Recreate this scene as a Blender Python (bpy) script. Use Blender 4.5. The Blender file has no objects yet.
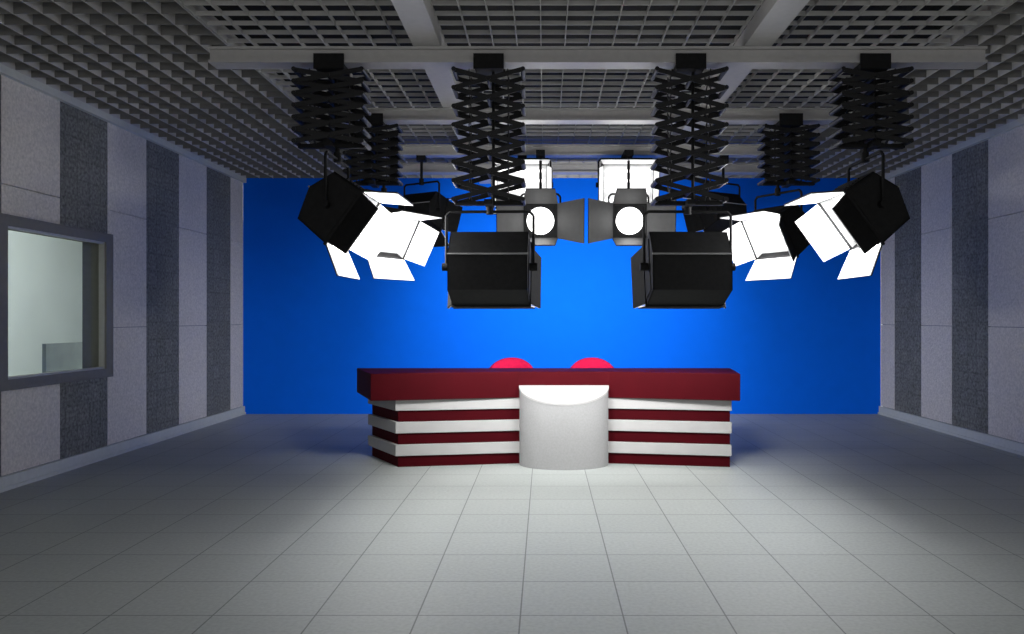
import bpy, math
from mathutils import Vector, Matrix
S=bpy.context.scene
S.view_settings.view_transform='Standard'

# ---------------- materials ----------------
def mat(name,col,rough=0.6,metal=0.0,emit=None,es=0.0,noise=0.0,nscale=20,bump=0.0,bscale=80,spec=None):
    m=bpy.data.materials.new(name); m.use_nodes=True
    nt=m.node_tree; b=nt.nodes['Principled BSDF']
    b.inputs['Base Color'].default_value=(*col,1); b.inputs['Roughness'].default_value=rough
    b.inputs['Metallic'].default_value=metal
    if spec is not None: b.inputs['Specular IOR Level'].default_value=spec
    if emit: b.inputs['Emission Color'].default_value=(*emit,1); b.inputs['Emission Strength'].default_value=es
    tc=nt.nodes.new('ShaderNodeTexCoord')
    if noise>0:
        n=nt.nodes.new('ShaderNodeTexNoise'); n.inputs['Scale'].default_value=nscale; n.inputs['Detail'].default_value=5
        nt.links.new(tc.outputs['Object'],n.inputs['Vector'])
        r=nt.nodes.new('ShaderNodeValToRGB')
        r.color_ramp.elements[0].position=0.3; r.color_ramp.elements[1].position=0.7
        r.color_ramp.elements[0].color=(*[c*(1-noise) for c in col],1)
        r.color_ramp.elements[1].color=(*[min(1,c*(1+noise)) for c in col],1)
        nt.links.new(n.outputs['Fac'],r.inputs['Fac']); nt.links.new(r.outputs['Color'],b.inputs['Base Color'])
    if bump>0:
        n2=nt.nodes.new('ShaderNodeTexNoise'); n2.inputs['Scale'].default_value=bscale; n2.inputs['Detail'].default_value=3
        nt.links.new(tc.outputs['Object'],n2.inputs['Vector'])
        bp=nt.nodes.new('ShaderNodeBump'); bp.inputs['Strength'].default_value=bump; bp.inputs['Distance'].default_value=0.02
        nt.links.new(n2.outputs['Fac'],bp.inputs['Height']); nt.links.new(bp.outputs['Normal'],b.inputs['Normal'])
    return m

M_light=mat('acoustic_panel_light',(0.72,0.68,0.61),0.9,noise=0.15,nscale=38,bump=0.6,bscale=45,spec=0.1)
M_dark=mat('acoustic_panel_dark',(0.22,0.225,0.205),0.9,noise=0.42,nscale=32,bump=0.6,bscale=45,spec=0.1)
M_wall=mat('wall_plaster',(0.25,0.25,0.25),0.9,noise=0.05)
M_blue=mat('chroma_blue_paint',(0.0,0.13,0.80),0.85,noise=0.02,nscale=6,spec=0.1)
M_base=mat('baseboard_paint',(0.60,0.62,0.57),0.5,noise=0.04,spec=0.2)
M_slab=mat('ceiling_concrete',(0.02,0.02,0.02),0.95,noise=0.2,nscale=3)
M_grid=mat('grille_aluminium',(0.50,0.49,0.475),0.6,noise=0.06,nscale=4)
M_gridx_shade=mat('grille_cross_slat_shaded',(0.20,0.197,0.19),0.6,noise=0.06,nscale=4)  # darker copy of the grille metal: shade on camera-facing slats put into colour
M_grid2=mat('grille_aluminium_fine',(0.48,0.475,0.46),0.6,noise=0.06,nscale=4)
M_rail=mat('rail_grey_paint',(0.46,0.45,0.44),0.5,noise=0.05)
M_black=mat('black_powder_coat',(0.008,0.008,0.0085),0.7,noise=0.3,nscale=30,spec=0.2)
M_blk2=mat('scissor_black_steel',(0.010,0.010,0.011),0.55,0.0,noise=0.2,spec=0.3)
M_white=mat('reflector_white_selflit',(0.72,0.72,0.72),0.5,emit=(1,1,1),es=0.08,noise=0.02)  # faint emission added so lamp-lit reflectors and barn-door insides look bright
M_glow=mat('tube_glow',(1,1,1),0.5,emit=(1,1,1),es=3.0,noise=0.02)
M_litridge=mat('lit_ridge_grey',(0.25,0.25,0.25),0.5,noise=0.1)  # lighter grey paints the light catching the housing's back ridge
M_door=mat('barn_door_grey',(0.05,0.05,0.05),0.6,noise=0.1)
M_maroon=mat('maroon_lacquer',(0.045,0.0012,0.0035),0.6,noise=0.08,nscale=5,spec=0.05)
M_dwhite=mat('desk_white_lacquer',(0.36,0.355,0.35),0.6,noise=0.03,nscale=8,spec=0.2)
M_pod=mat('desk_pod_grey',(0.275,0.275,0.275),0.7,noise=0.06,nscale=60,spec=0.2)
M_pink=mat('chair_pink_fabric',(0.50,0.008,0.055),0.8,noise=0.08,bump=0.1,spec=0.1)
M_chrome=mat('chair_metal',(0.3,0.3,0.3),0.3,0.9,noise=0.05)
M_frame=mat('window_frame_grey',(0.19,0.185,0.165),0.6,noise=0.05,spec=0.2)
M_frame2=mat('window_bead_light',(0.42,0.42,0.40),0.5,noise=0.05)
M_croom=mat('control_room_wall',(0.58,0.61,0.59),0.9,noise=0.06,nscale=1)
M_cdesk=mat('control_room_console',(0.33,0.36,0.345),0.7,noise=0.1,nscale=5)

# dark panels: faint perforated square pattern
nt=M_dark.node_tree
b=nt.nodes['Principled BSDF']; tc=[n for n in nt.nodes if n.type=='TEX_COORD'][0]
ramp=[n for n in nt.nodes if n.type=='VALTORGB'][0]
sep=nt.nodes.new('ShaderNodeSeparateXYZ'); nt.links.new(tc.outputs['Object'],sep.inputs[0])
com=nt.nodes.new('ShaderNodeCombineXYZ'); nt.links.new(sep.outputs['Y'],com.inputs['X']); nt.links.new(sep.outputs['Z'],com.inputs['Y'])
br=nt.nodes.new('ShaderNodeTexBrick'); br.offset=0.0
br.inputs['Scale'].default_value=1.0; br.inputs['Brick Width'].default_value=0.2; br.inputs['Row Height'].default_value=0.2
br.inputs['Mortar Size'].default_value=0.010; br.inputs['Mortar'].default_value=(0.7,0.7,0.7,1)
br.inputs['Color1'].default_value=(1,1,1,1); br.inputs['Color2'].default_value=(0.8,0.8,0.8,1)
nt.links.new(com.outputs[0],br.inputs['Vector'])
mx=nt.nodes.new('ShaderNodeMix'); mx.data_type='RGBA'; mx.blend_type='MULTIPLY'; mx.inputs[0].default_value=0.7
nt.links.new(ramp.outputs['Color'],mx.inputs[6]); nt.links.new(br.outputs['Color'],mx.inputs[7]); nt.links.new(mx.outputs[2],b.inputs['Base Color'])

# floor tiles
M_floor=mat('floor_tiles',(0.5,0.5,0.5),0.55,noise=0.07,nscale=45,spec=0.25)
nt=M_floor.node_tree; b=nt.nodes['Principled BSDF']; tc=[n for n in nt.nodes if n.type=='TEX_COORD'][0]
ramp=[n for n in nt.nodes if n.type=='VALTORGB'][0]
ramp.color_ramp.elements[0].color=(0.355,0.38,0.365,1); ramp.color_ramp.elements[1].color=(0.425,0.45,0.435,1)
br=nt.nodes.new('ShaderNodeTexBrick'); br.offset=0.0
mp=nt.nodes.new('ShaderNodeMapping'); mp.inputs['Location'].default_value=(0.12,0.1,0)
br.inputs['Scale'].default_value=1.0; br.inputs['Brick Width'].default_value=0.5; br.inputs['Row Height'].default_value=0.5
br.inputs['Mortar Size'].default_value=0.0045; br.inputs['Mortar Smooth'].default_value=0.3; br.inputs['Mortar'].default_value=(0.45,0.45,0.45,1)
br.inputs['Color1'].default_value=(1,1,1,1); br.inputs['Color2'].default_value=(0.95,0.95,0.95,1)
nt.links.new(tc.outputs['Object'],mp.inputs['Vector']); nt.links.new(mp.outputs[0],br.inputs['Vector'])
mx=nt.nodes.new('ShaderNodeMix'); mx.data_type='RGBA'; mx.blend_type='MULTIPLY'; mx.inputs[0].default_value=1
nt.links.new(ramp.outputs['Color'],mx.inputs[6]); nt.links.new(br.outputs['Color'],mx.inputs[7]); nt.links.new(mx.outputs[2],b.inputs['Base Color'])

# glass
M_glass=bpy.data.materials.new('window_glass'); M_glass.use_nodes=True
nt=M_glass.node_tree; nt.nodes.clear()
o=nt.nodes.new('ShaderNodeOutputMaterial'); t=nt.nodes.new('ShaderNodeBsdfTransparent'); g=nt.nodes.new('ShaderNodeBsdfGlossy')
t.inputs[0].default_value=(0.92,0.95,0.93,1); g.inputs['Roughness'].default_value=0.03
ms=nt.nodes.new('ShaderNodeMixShader'); ms.inputs[0].default_value=0.04; nt.links.new(t.outputs[0],ms.inputs[1]); nt.links.new(g.outputs[0],ms.inputs[2]); nt.links.new(ms.outputs[0],o.inputs[0])

# ---------------- mesh builder ----------------
class MB:
    def __init__(s): s.v=[]; s.f=[]; s.m=[]; s.mats=[]; s.sm=[]
    def mi(s,m):
        if m not in s.mats: s.mats.append(m)
        return s.mats.index(m)
    def add(s,vs,fs,m,T=None,smooth=False):
        k=len(s.v); T=T or Matrix()
        s.v+= [tuple(T@Vector(v)) for v in vs]
        i=s.mi(m)
        for f in fs: s.f.append([k+a for a in f]); s.m.append(i); s.sm.append(smooth)
    def box(s,c,sz,m,T=None):
        x,y,z=c; a,b,d=[q/2 for q in sz]
        vs=[(x+i*a,y+j*b,z+k*d) for k in(-1,1) for j in(-1,1) for i in(-1,1)]
        s.add(vs,[(0,2,3,1),(4,5,7,6),(0,1,5,4),(2,6,7,3),(0,4,6,2),(1,3,7,5)],m,T)
    def bb(s,x0,x1,y0,y1,z0,z1,m,T=None):
        s.box(((x0+x1)/2,(y0+y1)/2,(z0+z1)/2),(x1-x0,y1-y0,z1-z0),m,T)
    def prism(s,poly,z0,z1,m,T=None):
        n=len(poly); vs=[(x,y,z0) for x,y in poly]+[(x,y,z1) for x,y in poly]
        s.add(vs,[tuple(range(n))[::-1],tuple(range(n,2*n))]+[(i,(i+1)%n,n+(i+1)%n,n+i) for i in range(n)],m,T)
    def cyl(s,p0,p1,r0,m,r1=None,n=14,T=None):
        p0=Vector(p0);p1=Vector(p1); r1=r0 if r1 is None else r1
        q=(p1-p0).to_track_quat('Z','Y').to_matrix()
        vs=[];
        for p,r in((p0,r0),(p1,r1)):
            for i in range(n):
                a=2*math.pi*i/n; vs.append(tuple(p+q@Vector((r*math.cos(a),r*math.sin(a),0))))
        s.add(vs,[(i,(i+1)%n,n+(i+1)%n,n+i) for i in range(n)],m,T,True)
        s.add(vs,[tuple(range(n))[::-1],tuple(range(n,2*n))],m,T)
    def bar(s,p0,p1,w,t,m,T=None,up=(0,1,0)):
        p0=Vector(p0);p1=Vector(p1);d=(p1-p0);L=d.length;d.normalize();u=Vector(up);sd=d.cross(u).normalized()
        R=Matrix((d,sd,u)).transposed().to_4x4(); R.translation=(p0+p1)/2
        s.box((0,0,0),(L,w,t),m,(T or Matrix())@R)
    def obj(s,name,loc=(0,0,0),parent=None,bevel=0):
        L=Vector(loc); me=bpy.data.meshes.new(name)
        me.from_pydata([tuple(Vector(v)-L) for v in s.v],[],s.f)
        for m in s.mats: me.materials.append(m)
        me.polygons.foreach_set('material_index',s.m); me.polygons.foreach_set('use_smooth',s.sm); me.update()
        o=bpy.data.objects.new(name,me); S.collection.objects.link(o)
        if parent: o.parent=parent; o.location=L-parent.location
        else: o.location=L
        if bevel:
            bv=o.modifiers.new('bevel','BEVEL'); bv.width=bevel; bv.segments=2; bv.limit_method='ANGLE'
        return o

# ---------------- room ----------------
XL,XR,YB,YF=-4.56,5.07,12.08,-2.5
ZG=3.56; ZT=4.15
m=MB(); m.bb(XL-0.2,XR+0.2,YF,YB+0.2,-0.1,0,M_floor); m.obj('floor')
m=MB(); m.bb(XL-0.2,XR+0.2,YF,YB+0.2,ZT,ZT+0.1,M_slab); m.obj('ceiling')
m=MB(); m.bb(XL,XR,YB,YB+0.2,0,ZT,M_blue); m.obj('wall_back')
WY0,WY1,WZ0,WZ1=6.62,8.33,0.86,2.30
bnd=[11.6-0.815*i for i in range(0,18)]
segs=[(bnd[0],YB,'L')]
for i in range(len(bnd)-1): segs.append((bnd[i+1],bnd[i],'D' if i%2==0 else 'L'))
def panels(m,x0,x1,hole):
    g=0.004
    for a,b_,k in segs:
        a=max(a,YF)
        if b_<=YF: continue
        mt=M_light if k=='L' else M_dark
        seams=[0.12,1.35,2.58,3.56] if k=='L' else [0.12,3.56]
        for z0,z1 in zip(seams[:-1],seams[1:]):
            if hole and b_>WY0 and a<WY1:
                ya,yb=max(a,WY0),min(b_,WY1)
                if a<WY0: m.bb(x0,x1,a+g,WY0,z0+g,z1-g,mt)
                if b_>WY1: m.bb(x0,x1,WY1,b_-g,z0+g,z1-g,mt)
                yaa=ya+(g if a>=WY0 else 0); ybb=yb-(g if b_<=WY1 else 0)
                if z0<WZ0: m.bb(x0,x1,yaa,ybb,z0+g,min(z1-g,WZ0),mt)
                if z1>WZ1: m.bb(x0,x1,yaa,ybb,max(z0+g,WZ1),z1-g,mt)
            else: m.bb(x0,x1,a+g,b_-g,z0+g,z1-g,mt)
m=MB()
m.bb(XL-0.2,XL-0.03,YF,WY0,0,ZT,M_wall); m.bb(XL-0.2,XL-0.03,WY1,YB,0,ZT,M_wall)
m.bb(XL-0.2,XL-0.03,WY0,WY1,0,WZ0,M_wall); m.bb(XL-0.2,XL-0.03,WY0,WY1,WZ1,ZT,M_wall)
panels(m,XL-0.03,XL,True); m.obj('wall_left')
m=MB(); m.bb(XR+0.03,XR+0.2,YF,YB,0,ZT,M_wall); panels(m,XR,XR+0.03,False); m.obj('wall_right')
m=MB(); m.bb(XL,XL+0.03,YF,YB,0,0.12,M_base); m.bb(XL,XL+0.045,YF,YB,0,0.03,M_base); m.obj('baseboard_left')
m=MB(); m.bb(XR-0.03,XR,YF,YB,0,0.12,M_base); m.bb(XR-0.045,XR,YF,YB,0,0.03,M_base); m.obj('baseboard_right')
m=MB(); m.bb(XL,XL+0.05,YF,YB,ZG-0.07,ZG,M_base); m.obj('trim_1')
m=MB(); m.bb(XR-0.05,XR,YF,YB,ZG-0.07,ZG,M_base); m.obj('trim_2')

# window
m=MB(); fw=0.10
X0,X1=XL-0.2,XL+0.05
m.bb(X0,X1,WY0,WY0+fw,WZ0,WZ1,M_frame); m.bb(X0,X1,WY1-fw,WY1,WZ0,WZ1,M_frame)
m.bb(X0,X1,WY0+fw,WY1-fw,WZ0,WZ0+0.07,M_frame); m.bb(X0,X1,WY0+fw,WY1-fw,WZ1-0.07,WZ1,M_frame)
for a in ((WY0-0.02,WY0,WZ0-0.02,WZ1+0.02),(WY1,WY1+0.02,WZ0-0.02,WZ1+0.02),(WY0,WY1,WZ0-0.02,WZ0),(WY0,WY1,WZ1,WZ1+0.02)):
    m.bb(XL,XL+0.055,a[0],a[1],a[2],a[3],M_frame)
ib=0.02; a0,a1,c0,c1=WY0+fw,WY1-fw,WZ0+0.07,WZ1-0.07
m.bb(XL-0.02,XL+0.03,a0,a0+ib,c0,c1,M_frame2); m.bb(XL-0.02,XL+0.03,a1-ib,a1,c0,c1,M_frame2)
m.bb(XL-0.02,XL+0.03,a0+ib,a1-ib,c0,c0+ib,M_frame2); m.bb(XL-0.02,XL+0.03,a0+ib,a1-ib,c1-ib,c1,M_frame2)
m.add([(XL-0.03,a0,c0),(XL-0.03,a1,c0),(XL-0.03,a1,c1),(XL-0.03,a0,c1)],[(0,1,2,3)],M_glass)
m.obj('window_1')
# control room behind the window
A,B=XL-2.6,XL-0.2
def one(name,*a):
    m=MB(); m.bb(*a); m.obj(name)
one('wall_control_room_far',A-0.1,A,5.0,13.5,0,2.9,M_croom)
one('wall_control_room_near',A,B,4.9,5.0,0,2.9,M_croom)
one('wall_control_room_end',A,B,13.4,13.5,0,2.9,M_croom)
one('wall_control_room_side',B,B+0.1,12.3,13.5,0,2.9,M_croom)
one('floor_control_room',A-.1,B,4.9,13.5,-0.1,0,M_croom)
one('ceiling_control_room',A-.1,B,4.9,13.5,2.9,3.0,M_croom)
m=MB(); m.bb(B-0.75,B-0.05,6.6,10.4,0.68,0.74,M_cdesk)
for yy in (6.7,8.5,10.3): m.bb(B-0.7,B-0.1,yy-0.03,yy+0.03,0,0.68,M_cdesk)
m.obj('control_console',(B-0.4,8.5,0))
def monitor(y,w,h,x=B-0.5):
    m=MB(); m.bb(x-0.02,x+0.02,y-w/2,y+w/2,0.84,0.84+h,M_cdesk); m.bb(x-0.05,x-0.02,y-0.03,y+0.03,0.76,0.98,M_cdesk); m.bb(x-0.1,x+0.08,y-0.12,y+0.12,0.74,0.76,M_cdesk)
    m.obj('computer_monitor',(x,y,0.74))
monitor(8.75,0.7,0.34); monitor(9.6,0.6,0.5)

# ---------------- ceiling grille ----------------
m=MB()
XA,XB=-2.46,3.14
def grille(x0,x1,h,c,th,M,MX):
    n=round((x1-x0)/c)
    for i in range(n+1):
        x=x0+(x1-x0)*i/n
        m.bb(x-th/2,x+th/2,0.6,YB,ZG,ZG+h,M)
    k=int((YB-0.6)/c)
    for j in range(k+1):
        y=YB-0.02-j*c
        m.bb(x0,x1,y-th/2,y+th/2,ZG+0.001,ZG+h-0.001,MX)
grille(XL+0.05,XA,0.13,0.21,0.008,M_grid,M_gridx_shade); grille(XA+0.02,XB-0.02,0.035,0.185,0.006,M_grid2,M_grid2); grille(XB,XR-0.05,0.13,0.21,0.008,M_grid,M_gridx_shade)
m.obj('ceiling_grille',(0.25,6,ZG))

# ---------------- lighting rails ----------------
m=MB()
for x in (-0.86,1.55):
    m.bb(x-0.09,x+0.09,2.5,11.8,3.445,3.56,M_rail)
    m.bb(x-0.10,x+0.10,2.5,11.8,3.43,3.445,M_rail)
railsY=[(5.9,-2.45,3.22),(7.6,-2.1,2.9),(9.2,-2.1,2.9),(10.3,-2.1,2.9)]
for y,x0,x1 in railsY:
    m.bb(x0,x1,y-0.05,y+0.05,3.33,3.41,M_rail)
    m.bb(x0,x1,y-0.08,y+0.08,3.41,3.428,M_rail); m.bb(x0,x1,y-0.08,y+0.08,3.31,3.33,M_rail)
m.obj('lighting_rail_frame',(0.34,7,3.43))

# ---------------- pantographs ----------------
def pantograph(x,y,zb,n=8,w=0.5,zt=3.31):
    m=MB()
    m.bb(x-0.1,x+0.1,y-0.09,y+0.09,zt-0.05,zt,M_black)
    m.bb(x-0.11,x+0.11,y-0.1,y-0.085,zt-0.05,zt+0.06,M_black)
    m.bb(x-0.11,x+0.11,y+0.085,y+0.1,zt-0.05,zt+0.06,M_black)
    top=zt-0.06; h=(top-zb-0.03)/n
    for sy in (-0.11,0.11):
        for i in range(n):
            z0=zb+0.03+i*h; z1=z0+h
            m.bar((x-w/2,y+sy-0.006,z0),(x+w/2,y+sy-0.006,z1),0.034,0.008,M_blk2)
            m.bar((x+w/2,y+sy+0.006,z0),(x-w/2,y+sy+0.006,z1),0.034,0.008,M_blk2)
    for i in range(n+1):
        z=zb+0.03+i*h
        for sx in(-1,1): m.cyl((x+sx*w/2,y-0.13,z),(x+sx*w/2,y+0.13,z),0.017,M_blk2,n=8)
        if i<n: m.cyl((x,y-0.13,z+h/2),(x,y+0.13,z+h/2),0.016,M_blk2,n=8)
    for sx in(-1,1):
        for i in range(n):
            z0=zb+0.03+i*h
            m.bar((x+sx*w*0.28,y-0.11,z0),(x+sx*w*0.28,y+0.11,z0+h),0.018,0.006,M_blk2,up=(1,0,0))
            m.bar((x+sx*w*0.28,y+0.11,z0),(x+sx*w*0.28,y-0.11,z0+h),0.018,0.006,M_blk2,up=(1,0,0))
    m.cyl((x+0.03,y,zb),(x+0.03,y,zt-.05),0.012,M_black,n=8)
    m.bb(x-w/2,x+w/2,y-0.025,y+0.025,zb,zb+0.03,M_black)
    m.bb(x-0.03,x+0.03,y-0.12,y+0.12,zb-0.005,zb+0.03,M_black)
    m.obj('pantograph_hanger',(x,y,zt))

def orient(loc,aim,scale):
    dx,dy,dz=aim; yaw=math.atan2(-dx,dy); p=math.atan2(dz,math.hypot(dx,dy))
    T=Matrix.Translation(loc); RY=Matrix.Rotation(yaw,4,'Z'); RP=Matrix.Rotation(p,4,'X'); SC=Matrix.Scale(scale,4)
    return T@RY@RP@SC, T@RY@SC
def flap(m,edge0,edge1,outdir,length,T,flare=0.03,th=0.008,inner=None):
    e0=Vector(edge0);e1=Vector(edge1);d=Vector(outdir).normalized();s=(e1-e0).normalized()
    nrm=s.cross(d).normalized()
    mid=(e0+e1)/2; mid.y=0
    if nrm.dot(mid)<0: nrm=-nrm
    t0=e0+d*length-s*flare; t1=e1+d*length+s*flare
    F=[(0,1,2,3),(4,5,6,7),(0,1,5,4),(1,2,6,5),(2,3,7,6),(3,0,4,7)]
    q=[e0,e1,t1,t0]
    m.add([tuple(v+nrm*th) for v in q]+[tuple(v) for v in q],F,M_black,T)
    m.add([tuple(v-nrm*0.001) for v in q]+[tuple(v-nrm*th) for v in q],F,inner or M_white,T)
def area(parent,loc,aim,sx,sy,power,col=(1,1,1),spread=180):
    l=bpy.data.lights.new('lamp_tubes','AREA'); l.shape='RECTANGLE'; l.size=sx; l.size_y=sy; l.energy=power; l.color=col; l.spread=math.radians(spread)
    o=bpy.data.objects.new('lamp_tubes',l); S.collection.objects.link(o); o.parent=parent
    o.location=Vector(loc)-parent.location; o.rotation_euler=Vector(aim).to_track_quat('-Z','Y').to_euler()
def yoke(m,TY,hw,rise,stem_top,loc,scale):
    r=0.011/scale
    for s in(-1,1):
        m.cyl((s*hw,0,-0.02),(s*hw,0,rise-0.03),r,M_black,T=TY,n=10); m.cyl((s*(hw-0.07),0,0),(s*(hw+0.03),0,0),0.03,M_black,T=TY)
        m.cyl((s*hw,0,rise-0.03),(s*(hw-0.03),0,rise),r,M_black,T=TY,n=10)
    m.cyl((-hw+0.03,0,rise),(hw-0.03,0,rise),r,M_black,T=TY,n=10)
    z=loc[2]+rise*scale
    m.cyl((loc[0],loc[1],z-0.01),(loc[0],loc[1],stem_top),0.016,M_black,n=10)
    m.cyl((loc[0],loc[1],z-0.02),(loc[0],loc[1],z+0.05),0.028,M_black,n=10)
def softlight(loc,aim,stem_top,scale=1.0,power=30,rise=0.43,doorL=0.26,ang=32,w=0.58,clamp=False,angB=None,spread=180):
    m=MB(); T,TY=orient(loc,aim,scale); h=0.5; hw=w/2; t=0.012
    prof=[(0.17,0.25),(-0.10,0.24),(-0.19,0.03),(-0.12,-0.22),(0.17,-0.25)]
    n=len(prof)
    for s in(-1,1):
        vs=[(s*hw,y,z) for y,z in prof]+[(s*(hw-t),y,z) for y,z in prof]
        m.add(vs,[tuple(range(n)),tuple(range(n,2*n))]+[(i,(i+1)%n,n+(i+1)%n,n+i) for i in range(n)],M_black,T)
    for i in range(n-1):
        (y0,z0),(y1,z1)=prof[i],prof[i+1]
        k=0.93
        vs=[(-hw,y0,z0),(hw,y0,z0),(hw,y1,z1),(-hw,y1,z1),(-hw,y0*1.0,z0*k),(hw,y0,z0*k),(hw,y1*k,z1*k),(-hw,y1*k,z1*k)]
        m.add(vs,[(0,1,2,3),(4,5,6,7),(0,1,5,4),(1,2,6,5),(2,3,7,6),(3,0,4,7)],M_black,T)
    m.cyl((-hw-0.004,-0.193,0.03),(hw+0.004,-0.193,0.03),0.007,M_litridge,T=T,n=8)  # painted lit rim along the back ridge
    for s in(-1,1):
        m.bb(s*hw-0.006,s*hw+0.006,-0.06,0.15,-0.2,0.2,M_black,T)
    for k in range(5): m.bb(-hw*0.7,hw*0.7,-0.02+k*0.03,-0.01+k*0.03,0.245,0.257,M_black,T)
    for s in(-1,1):
        m.bb(-hw-0.01,hw+0.01,0.155,0.175,s*0.25-0.012,s*0.25+0.012,M_black,T)
        m.bb(s*hw-0.012,s*hw+0.012,0.155,0.175,-0.25,0.25,M_black,T)
    m.bb(-hw+t,hw-t,0.055,0.065,-0.235,0.235,M_white,T)
    for s in(-1,1):
        m.bb(-hw+t,hw-t,0.065,0.155,s*0.236-0.003,s*0.236+0.003,M_white,T); m.bb(s*(hw-t)-0.003,s*(hw-t)+0.003,0.065,0.155,-0.236,0.236,M_white,T)
    for k in range(4): m.cyl((-hw+0.04,0.10,-0.165+0.11*k),(hw-0.04,0.10,-0.165+0.11*k),0.017,M_glow,T=T,n=10)
    a=math.radians(ang); ca,sa=math.cos(a),math.sin(a)
    ab=a if angB is None else math.radians(angB)
    flap(m,(-hw,0.175,0.25),(hw,0.175,0.25),(0,math.cos(ab),math.sin(ab)),doorL,T)
    flap(m,(-hw,0.175,-0.25),(hw,0.175,-0.25),(0,math.cos(ab),-math.sin(ab)),doorL,T)
    flap(m,(-hw,0.175,-0.23),(-hw,0.175,0.23),(-sa,ca,0),doorL*0.9,T,flare=-0.02)
    flap(m,(hw,0.175,-0.23),(hw,0.175,0.23),(sa,ca,0),doorL*0.9,T,flare=-0.02)
    yoke(m,TY,hw+0.035,rise,stem_top,loc,scale)
    if clamp: m.bb(loc[0]-0.05,loc[0]+0.05,loc[1]-0.06,loc[1]+0.06,stem_top-0.06,stem_top,M_black)
    o=m.obj('studio_softlight',loc)
    A=Vector(aim).normalized()
    area(o,T@Vector((0,0.15,0)),A,w*0.85*scale,0.42*scale,power,spread=spread)
    return o
def fresnel(loc,aim,stem_top,scale=1.0,power=10,rise=0.32):
    m=MB(); T,TY=orient(loc,aim,scale)
    m.cyl((0,-0.2,0),(0,0.1,0),0.165,M_black,T=T,n=28)
    m.cyl((0,-0.26,0),(0,-0.2,0),0.11,M_black,r1=0.165,T=T,n=28)
    m.bb(-0.17,0.17,-0.16,0.08,-0.18,-0.02,M_black,T)
    for k in range(4): m.cyl((0,-0.16+k*0.05,0),(0,-0.145+k*0.05,0),0.175,M_black,T=T,n=28)
    m.bb(-0.18,0.18,0.095,0.1,-0.18,0.18,M_black,T)
    for s in(-1,1):
        m.bb(-0.19,0.19,0.1,0.13,s*0.18-0.015,s*0.18+0.015,M_black,T); m.bb(s*0.18-0.015,s*0.18+0.015,0.1,0.13,-0.19,0.19,M_black,T)
    m.cyl((0,0.1,0),(0,0.112,0),0.15,M_glow,T=T,n=32); m.cyl((0,0.112,0),(0,0.125,0),0.12,M_glow,r1=0.06,T=T,n=32)
    a=math.radians(50); ca,sa=math.cos(a),math.sin(a)
    flap(m,(-0.19,0.13,-0.19),(-0.19,0.13,0.19),(-sa,ca,0),0.36,T,flare=0.05,inner=M_door); flap(m,(0.19,0.13,-0.19),(0.19,0.13,0.19),(sa,ca,0),0.36,T,flare=0.05,inner=M_door)
    flap(m,(-0.19,0.13,0.19),(0.19,0.13,0.19),(0,ca,sa),0.2,T,flare=-0.03,inner=M_door); flap(m,(-0.19,0.13,-0.19),(0.19,0.13,-0.19),(0,ca*1.4,-sa*.6),0.16,T,flare=-0.03,inner=M_door)
    yoke(m,TY,0.22,rise,stem_top,loc,scale)
    m.bb(loc[0]-0.05,loc[0]+0.05,loc[1]-0.06,loc[1]+0.34,stem_top-0.06,stem_top,M_black)
    o=m.obj('fresnel_spotlight',loc)
    area(o,T@Vector((0,0.14,0)),Vector(aim).normalized(),0.2*scale,0.2*scale,power)

# front row
for x,ax in((-0.41,0.04),(1.06,-0.04)):
    pantograph(x,5.9,2.28,n=7)
    softlight((x,5.95,1.83),(ax,1,-0.30),2.285,scale=1.0,power=40,rise=0.41,ang=20,angB=-14,doorL=0.22,spread=120)
for x,s in((-1.57,1),(2.40,-1)):
    pantograph(x,5.9,2.70,n=6,w=0.49)
    softlight((x+s*0.04,5.9,2.25),(s*0.85,-0.02,-0.62),2.705,scale=0.92,power=42,rise=0.40)
for x,s in((-1.63,1),(2.31,-1)):
    pantograph(x,7.6,2.71,n=6,w=0.49)
    softlight((x+s*0.10,7.6,2.28),(s*0.75,-0.45,-0.5),2.715,scale=0.88,power=22,rise=0.40)
# rear row
for x in(-0.26,0.94):
    softlight((x,9.2,2.98),(0,-1,-0.25),3.31,scale=1.0,power=4,rise=0.30,doorL=0.10,clamp=True)
for x in(-0.05,0.93):
    fresnel((x,8.9,2.53),(0,-1,-0.12),3.31,power=2,rise=0.3)
for x in(-1.42,2.05):
    softlight((x,9.2,2.68),(0.62 if x<0 else -0.62,1.0,-0.42),3.31,scale=0.8,power=34,rise=0.4,clamp=True,spread=115)

# ---------------- news desk ----------------
desk=bpy.data.objects.new('news_desk',None); S.collection.objects.link(desk); desk.location=(0.19,8.1,0)
def layer(e):
    return [(-1.43-e*0.6,7.78-e),(-0.27,7.98-e),(0.64,7.98-e),(1.80+e*0.3,7.78-e),(1.80+e*0.3,8.42),(-1.82-e*1.5,8.42)]
H=0.66/6
for i in range(6):
    m=MB(); white=(i%2==1); m.prism(layer(0.03 if white else 0.0),i*H,(i+1)*H,M_dwhite if white else M_maroon)
    m.obj('stripe_%d'%(i+1),(0.19,8.1,0),desk,bevel=0.004)
m=MB(); m.prism([(-1.66,7.62),(-0.27,7.93),(0.64,7.93),(1.86,7.62),(1.97,8.5),(-2.0,8.5)],0.66,0.918,M_maroon)
m.obj('desk_top',(0.19,8.1,0),desk,bevel=0.006)
m=MB(); N=40; cx,r,dep,yb=0.187,0.44,0.31,7.93
pts=[(cx+r*math.cos(math.pi+math.pi*i/N),yb-dep*abs(math.sin(math.pi*i/N))) for i in range(N+1)]
def zt(y,e=0): return 0.765-(yb-y)*0.47+e
vs=[(x,y,0) for x,y in pts]+[(x,y,zt(y)) for x,y in pts]; n=N+1
m.add(vs,[(i,i+1,n+i+1,n+i) for i in range(N)],M_pod,smooth=True)
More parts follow.
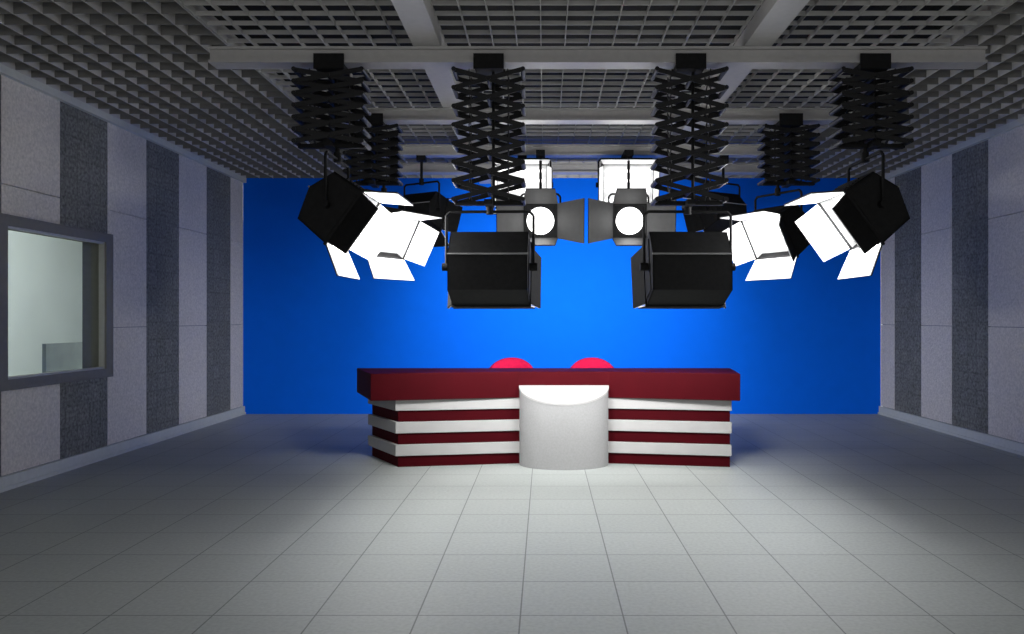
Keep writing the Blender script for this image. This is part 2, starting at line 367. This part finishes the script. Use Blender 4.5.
m.add(vs,[(0,n,2*n-1,n-1),tuple(range(n))[::-1]],M_pod)
pt2=[(cx+(x-cx)*1.012,yb-(yb-y)*1.02) for x,y in pts]
m.add([(x,y,zt(y)) for x,y in pt2]+[(x,y,zt(y,0.018)) for x,y in pt2],[tuple(range(n))[::-1],tuple(range(n,2*n))]+[(i,(i+1)%n,n+(i+1)%n,n+i) for i in range(n)],M_dwhite)
m.obj('front_pod',(0.19,8.1,0),desk)

# ---------------- chairs ----------------
def chair(x,y):
    e=bpy.data.objects.new('swivel_chair',None); S.collection.objects.link(e); e.location=(x,y,0)
    vs=[];fs=[];NU,NV=24,12; w=0.29
    for j in range(NV+1):
        v=j/NV
        for i in range(NU+1):
            u=-1+2*i/NU
            top=0.72+0.275*max(0,1-abs(u)**2.4)**0.5
            z=0.50+(top-0.50)*v
            ww=w*(0.88+0.12*math.sin(v*math.pi*0.6))
            vs.append((x+u*ww,y+0.25+0.05*v-0.17*u*u,z))
    for j in range(NV):
        for i in range(NU):
            a=j*(NU+1)+i; fs.append((a,a+1,a+NU+2,a+NU+1))
    m=MB(); m.add(vs,fs,M_pink,smooth=True); o=m.obj('back',(x,y,0),e)
    sd=o.modifiers.new('s','SOLIDIFY'); sd.thickness=0.06; sd.offset=0
    bv=o.modifiers.new('b','SUBSURF'); bv.levels=1; bv.render_levels=1
    m=MB(); K=28; rings=[(0.20,0.42),(0.26,0.43),(0.275,0.46),(0.27,0.50),(0.22,0.52),(0.0,0.525)]
    vs=[];fs=[]
    for rr,z in rings:
        for i in range(K):
            a=2*math.pi*i/K; ca,sa=math.cos(a),math.sin(a)
            q=1/(abs(ca)**3+abs(sa)**3)**(1/3)
            vs.append((x+rr*q*ca,y+rr*q*sa,z))
    for j in range(len(rings)-1):
        for i in range(K): fs.append((j*K+i,j*K+(i+1)%K,(j+1)*K+(i+1)%K,(j+1)*K+i))
    fs.append(tuple(range(K))[::-1]); m.add(vs,fs,M_pink,smooth=True); m.obj('seat',(x,y,0),e)
    m=MB(); m.cyl((x,y,0.1),(x,y,0.43),0.028,M_chrome); m.cyl((x,y,0.08),(x,y,0.25),0.045,M_black)
    m.bb(x-0.12,x+0.12,y-0.12,y+0.12,0.40,0.42,M_black)
    m.bb(x-0.03,x+0.03,y+0.1,y+0.26,0.41,0.43,M_black); m.bb(x-0.03,x+0.03,y+0.235,y+0.265,0.41,0.6,M_black)
    m.obj('column',(x,y,0),e)
    m=MB()
    for k in range(5):
        a=2*math.pi*k/5+0.3; cx_,cy_=x+0.28*math.cos(a),y+0.28*math.sin(a)
        m.cyl((x,y,0.11),(cx_,cy_,0.075),0.026,M_chrome,r1=0.016,n=10)
        m.cyl((cx_-0.024*math.sin(a),cy_+0.024*math.cos(a),0.03),(cx_+0.024*math.sin(a),cy_-0.024*math.cos(a),0.03),0.03,M_black)
    m.obj('base',(x,y,0),e)
chair(-0.385,8.95); chair(0.54,8.95)

# ---------------- lights ----------------
def pt(name,loc,p,r,col=(1,1,1)):
    l=bpy.data.lights.new(name,'POINT'); l.energy=p; l.shadow_soft_size=r; l.color=col
    o=bpy.data.objects.new(name,l); o.location=loc; S.collection.objects.link(o)
pt('control_room_lamp',(B-0.25,9.6,2.7),140,0.1,(0.95,1,0.97))
W=bpy.data.worlds.new('world'); S.world=W; W.use_nodes=True
W.node_tree.nodes['Background'].inputs[0].default_value=(1,1,1,1); W.node_tree.nodes['Background'].inputs[1].default_value=1.05

# ---------------- camera ----------------
cd=bpy.data.cameras.new('camera'); cd.sensor_width=36; cd.lens=800/1024*36; cd.shift_x=-33/1024; cd.shift_y=1/1024; cd.clip_end=100
co=bpy.data.objects.new('camera',cd); co.location=(0,0,1.45); co.rotation_euler=(math.pi/2,0,0); S.collection.objects.link(co); S.camera=co
